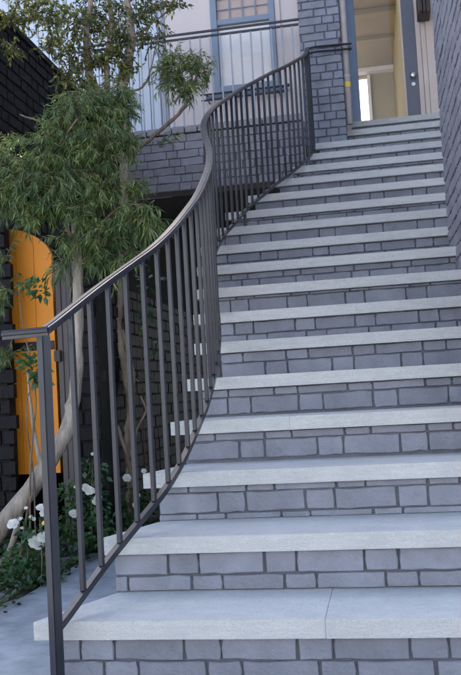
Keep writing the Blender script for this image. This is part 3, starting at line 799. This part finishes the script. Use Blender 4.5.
trunk(mb, [(132, 42, 2.64, .007), (150, 25, 2.66, .005), (168, 10, 2.7, .004), (178, -8, 2.7, .003)], 6, 4, .003, 20)
trunk(mb, [(100, 60, 2.62, .006), (92, 45, 2.62, .005), (80, 20, 2.6, .004), (60, 10, 2.6, .003)], 6, 4, .003, 21)
trunk(mb, [(118, 60, 2.62, .006), (112, 40, 2.62, .005), (122, 10, 2.66, .004)], 6, 4, .003, 22)
trunk(mb, [(195, 75, 2.75, .004), (175, 65, 2.74, .003), (160, 62, 2.72, .002)], 5, 4, .003, 23)
child(mb.build('limb', M['twig'], smooth=True), tb)
cr, tw = MB(), MB(); rg = random.Random(31)
for px_, py_, Y, r_, cnt in ((178, 78, 2.75, .13, 46), (195, 62, 2.78, .09, 26), (168, 62, 2.72, .09, 22), (182, 92, 2.7, .06, 12), (205, 75, 2.78, .05, 8), (160, 140, 2.66, .03, 3)):
    blob_sprays(cr, tw, rg, at(px_, py_, Y), r_, cnt, .15, 20, .05, .0075, .5, flat=.7)
child(cr.build('branch_foliage', M['light_needle'], kind='stuff'), tb)
cr2 = MB()
for px_, py_, Y, r_, cnt in ((70, 25, 2.5, .17, 26), (45, 10, 2.5, .13, 18), (100, 20, 2.7, .13, 20), (95, 60, 2.6, .10, 14), (75, 60, 2.5, .12, 14), (135, 15, 2.7, .10, 12), (150, 40, 2.7, .10, 8), (125, 68, 2.55, .06, 9), (25, 8, 2.4, .12, 12), (110, -10, 2.7, .2, 20), (50, 45, 2.5, .09, 8), (10, 45, 2.3, .05, 5), (115, 50, 2.55, .10, 12), (90, 85, 2.5, .08, 10), (150, 8, 2.7, .09, 9), (15, 18, 2.4, .10, 8), (170, 2, 2.7, .08, 6), (68, 80, 2.45, .07, 8), (120, 30, 2.5, .10, 10)):
    blob_sprays(cr2, tw, rg, at(px_, py_, Y), r_, int(cnt*2.4), .12, 15, .034, .012, .4)
child(cr2.build('crown', M['broad'], kind='stuff'), tb)
child(tw.build('twigs', M['twig'], kind='stuff'), tb)

# --- rose bushes with broad glossy leaves
def leafy(mb, rg, c, rad, n, L, W, flat=1):
    for _ in range(n):
        v = rv(rg).normalized()*rg.random()**.4; v.z *= flat
        leaf(mb, c+v*rad, v+rv(rg, .4)+Vector((0, -.3, 0)), L*rg.uniform(.6, 1.2), W*rg.uniform(.7, 1.2), Vector((0, -.5, 1))+rv(rg, .5), .2, .3)
def flower(parent, rg, p, r_):
    r_ *= 1.5
    mb = MB(); nrm = (CAM-p).normalized()*.7+Vector((0, 0, .6))+rv(rg, .25); nrm.normalize(); a = nrm.orthogonal().normalized(); b = nrm.cross(a)
    for ring, (rr, up_, m_) in enumerate(((1, .05, 6), (.7, .3, 5), (.4, .5, 4))):
        for k in range(m_):
            an = 2*pi*(k+rg.random()*.4+ring*.5)/m_; dd = a*cos(an)+b*sin(an); sd = nrm.cross(dd)
            q0 = p+nrm*up_*r_*.3; q1 = q0+dd*r_*rr*.6+nrm*r_*up_; q2 = q0+dd*r_*rr+nrm*r_*(up_*1.3+rg.uniform(-.15, .1))
            w_ = r_*rr*.55
            mb.add([q0, q1+sd*w_, q2+sd*w_*.5, q2-sd*w_*.5, q1-sd*w_], [(0, 1, 2), (0, 2, 3), (0, 3, 4)])
    o = child(mb.build('flower', M['petal']), parent)
    return o
def rose(base, label, canes, clumps, flowers, seed, hearts=()):
    rg = random.Random(seed); t_ = tag(empty('rose_bush', base), label, 'bush', 'rose bushes in the bed')
    mb = MB()
    for c in canes: trunk(mb, c, 6, 4, .003, seed)
    if canes: child(mb.build('cane', M['twig'], smooth=True), t_)
    mb = MB()
    for (a, b, Y, r_, n_, L, W) in clumps: leafy(mb, rg, at(a, b, Y), r_, int(n_*1.8), L*1.15, W*1.2)
    child(mb.build('foliage', M['rose_leaf'], kind='stuff'), t_)
    for (a, b, Y, r_) in flowers: flower(t_, rg, at(a, b, Y), r_)
    for (a, b, Y) in hearts:
        p = at(a, b, Y); mb = MB(); mb.tube([p, p+Vector((0, -.006, .006))], [.012, .006], 8); child(mb.build('flower_heart', M['heart']), t_)
    return t_
rose(at(28, 560, 1.5), 'tall thin-caned rose bush with leaf clusters in front of the orange gate',
     [[(30, 560, 1.5, .006), (31, 460, 1.52, .005), (36, 400, 1.55, .004), (30, 360, 1.55, .004), (22, 320, 1.57, .0035), (19, 280, 1.58, .003)], [(36, 560, 1.5, .005), (34, 480, 1.53, .004), (26, 410, 1.55, .003), (38, 370, 1.55, .002)]],
     [(36, 370, 1.55, .055, 34, .038, .024), (28, 362, 1.56, .04, 14, .034, .022), (44, 382, 1.54, .035, 12, .034, .022), (36, 287, 1.56, .045, 22, .036, .022), (22, 280, 1.58, .04, 14, .034, .02), (42, 293, 1.56, .03, 8, .034, .022)], [], 41)
rose(at(40, 590, 1.3), 'low rose bush with large white blooms at the paving edge beside the newel post',
     [[(30, 600, 1.3, .005), (28, 545, 1.3, .004), (32, 515, 1.3, .003)], [(40, 600, 1.25, .004), (42, 560, 1.25, .003), (40, 520, 1.28, .003)], [(20, 560, 1.35, .008), (26, 520, 1.33, .006), (33, 492, 1.33, .004)]],
     [(30, 560, 1.3, .09, 90, .035, .02), (45, 575, 1.3, .08, 70, .035, .02), (15, 580, 1.25, .08, 60, .035, .02), (35, 530, 1.3, .06, 30, .035, .018), (52, 590, 1.4, .06, 40, .03, .018)],
     [(36, 543, 1.26, .025), (44, 538, 1.27, .022), (46, 512, 1.3, .020), (41, 508, 1.3, .016), (13, 524, 1.3, .018), (21, 519, 1.32, .007), (34, 519, 1.32, .006), (31, 517, 1.32, .006), (26, 508, 1.32, .006), (22, 528, 1.3, .006)], 42, [(44, 523, 1.28)])
rose(at(90, 545, 1.9), 'white flowering rose bush growing against the black brick behind the balusters',
     [[(92, 550, 1.85, .005), (92, 500, 1.87, .004), (93, 460, 1.9, .003)]],
     [(88, 500, 1.88, .11, 90, .034, .02), (95, 470, 1.9, .07, 40, .032, .018), (100, 530, 1.85, .09, 70, .034, .02), (75, 535, 1.8, .09, 60, .034, .02), (68, 495, 1.9, .07, 40, .034, .02), (66, 520, 1.85, .08, 50, .034, .02)],
     [(86, 488, 1.78, .016), (90, 491, 1.78, .018), (98, 498, 1.78, .015), (74, 514, 1.76, .018), (76, 487, 1.8, .008), (95, 502, 1.78, .011), (77, 512, 1.76, .012), (93, 454, 1.85, .008)], 43)
rose(at(128, 520, 2.2), 'small white flowering rose bush at the foot of the twisted trunks',
     [[(133, 530, 2.2, .005), (130, 490, 2.2, .004)]],
     [(132, 505, 2.25, .09, 60, .034, .02), (118, 520, 2.2, .09, 60, .034, .02), (143, 500, 2.3, .06, 30, .03, .018)],
     [(127, 478, 2.15, .016), (137, 496, 2.15, .013), (136, 505, 2.15, .013), (144, 471, 2.2, .010)], 44)
rose(at(100, 470, 2.2), 'leafy pale green sprig climbing beside the slender trunk behind the balusters',
     [[(104, 430, 2.26, .005), (104, 385, 2.26, .004), (103, 345, 2.26, .003)]],
     [(105, 358, 2.24, .06, 26, .045, .024), (93, 345, 2.24, .05, 16, .042, .024), (95, 363, 2.24, .03, 6, .04, .022)], [], 45)
rose(at(143, 470, 2.6), 'sparse leafy rose stem rising behind the middle balusters',
     [[(146, 480, 2.6, .004), (143, 400, 2.6, .003), (140, 330, 2.6, .002), (138, 300, 2.6, .002)]],
     [(142, 320, 2.6, .06, 10, .045, .024), (148, 280, 2.6, .07, 14, .045, .022), (155, 345, 2.6, .05, 6, .045, .022), (143, 385, 2.6, .06, 12, .045, .022), (150, 310, 2.6, .05, 8, .04, .02)], [], 46)

# --- ground cover along the bed edge
gc = MB(); rg = random.Random(60)
for _ in range(2600):
    y_ = rg.uniform(.4, 2.0); x_ = rg.uniform(-2.2, -1.47) if y_ < 1.9 else rg.uniform(-2.2, -1.2)
    h_ = rg.random()*.13*(1 if x_ < -1.58 else .5)
    p = Vector((x_, y_, h_-.01))
    leaf(gc, p, Vector((rg.gauss(0, 1), rg.gauss(-.2, 1), rg.uniform(.1, .9))), rg.uniform(.025, .055), rg.uniform(.010, .022), Vector((0, -.3, 1))+rv(rg, .4), .2, .3)
for _ in range(900):
    y_ = rg.uniform(1.95, 2.9); x_ = rg.uniform(-1.42, -.98)
    p = Vector((x_, y_, rg.random()*.2-.01))
    leaf(gc, p, Vector((rg.gauss(0, 1), rg.gauss(-.2, 1), rg.uniform(.1, .9))), rg.uniform(.025, .055), rg.uniform(.010, .022), Vector((0, -.3, 1))+rv(rg, .4), .2, .3)
tag(gc.build('ground_cover', M['cover']), 'low dark green ground cover in the bed beside the paving', 'ground cover', kind='stuff')

# ------------------------------------------------------------------ fix-ups
bpy.context.view_layer.update()
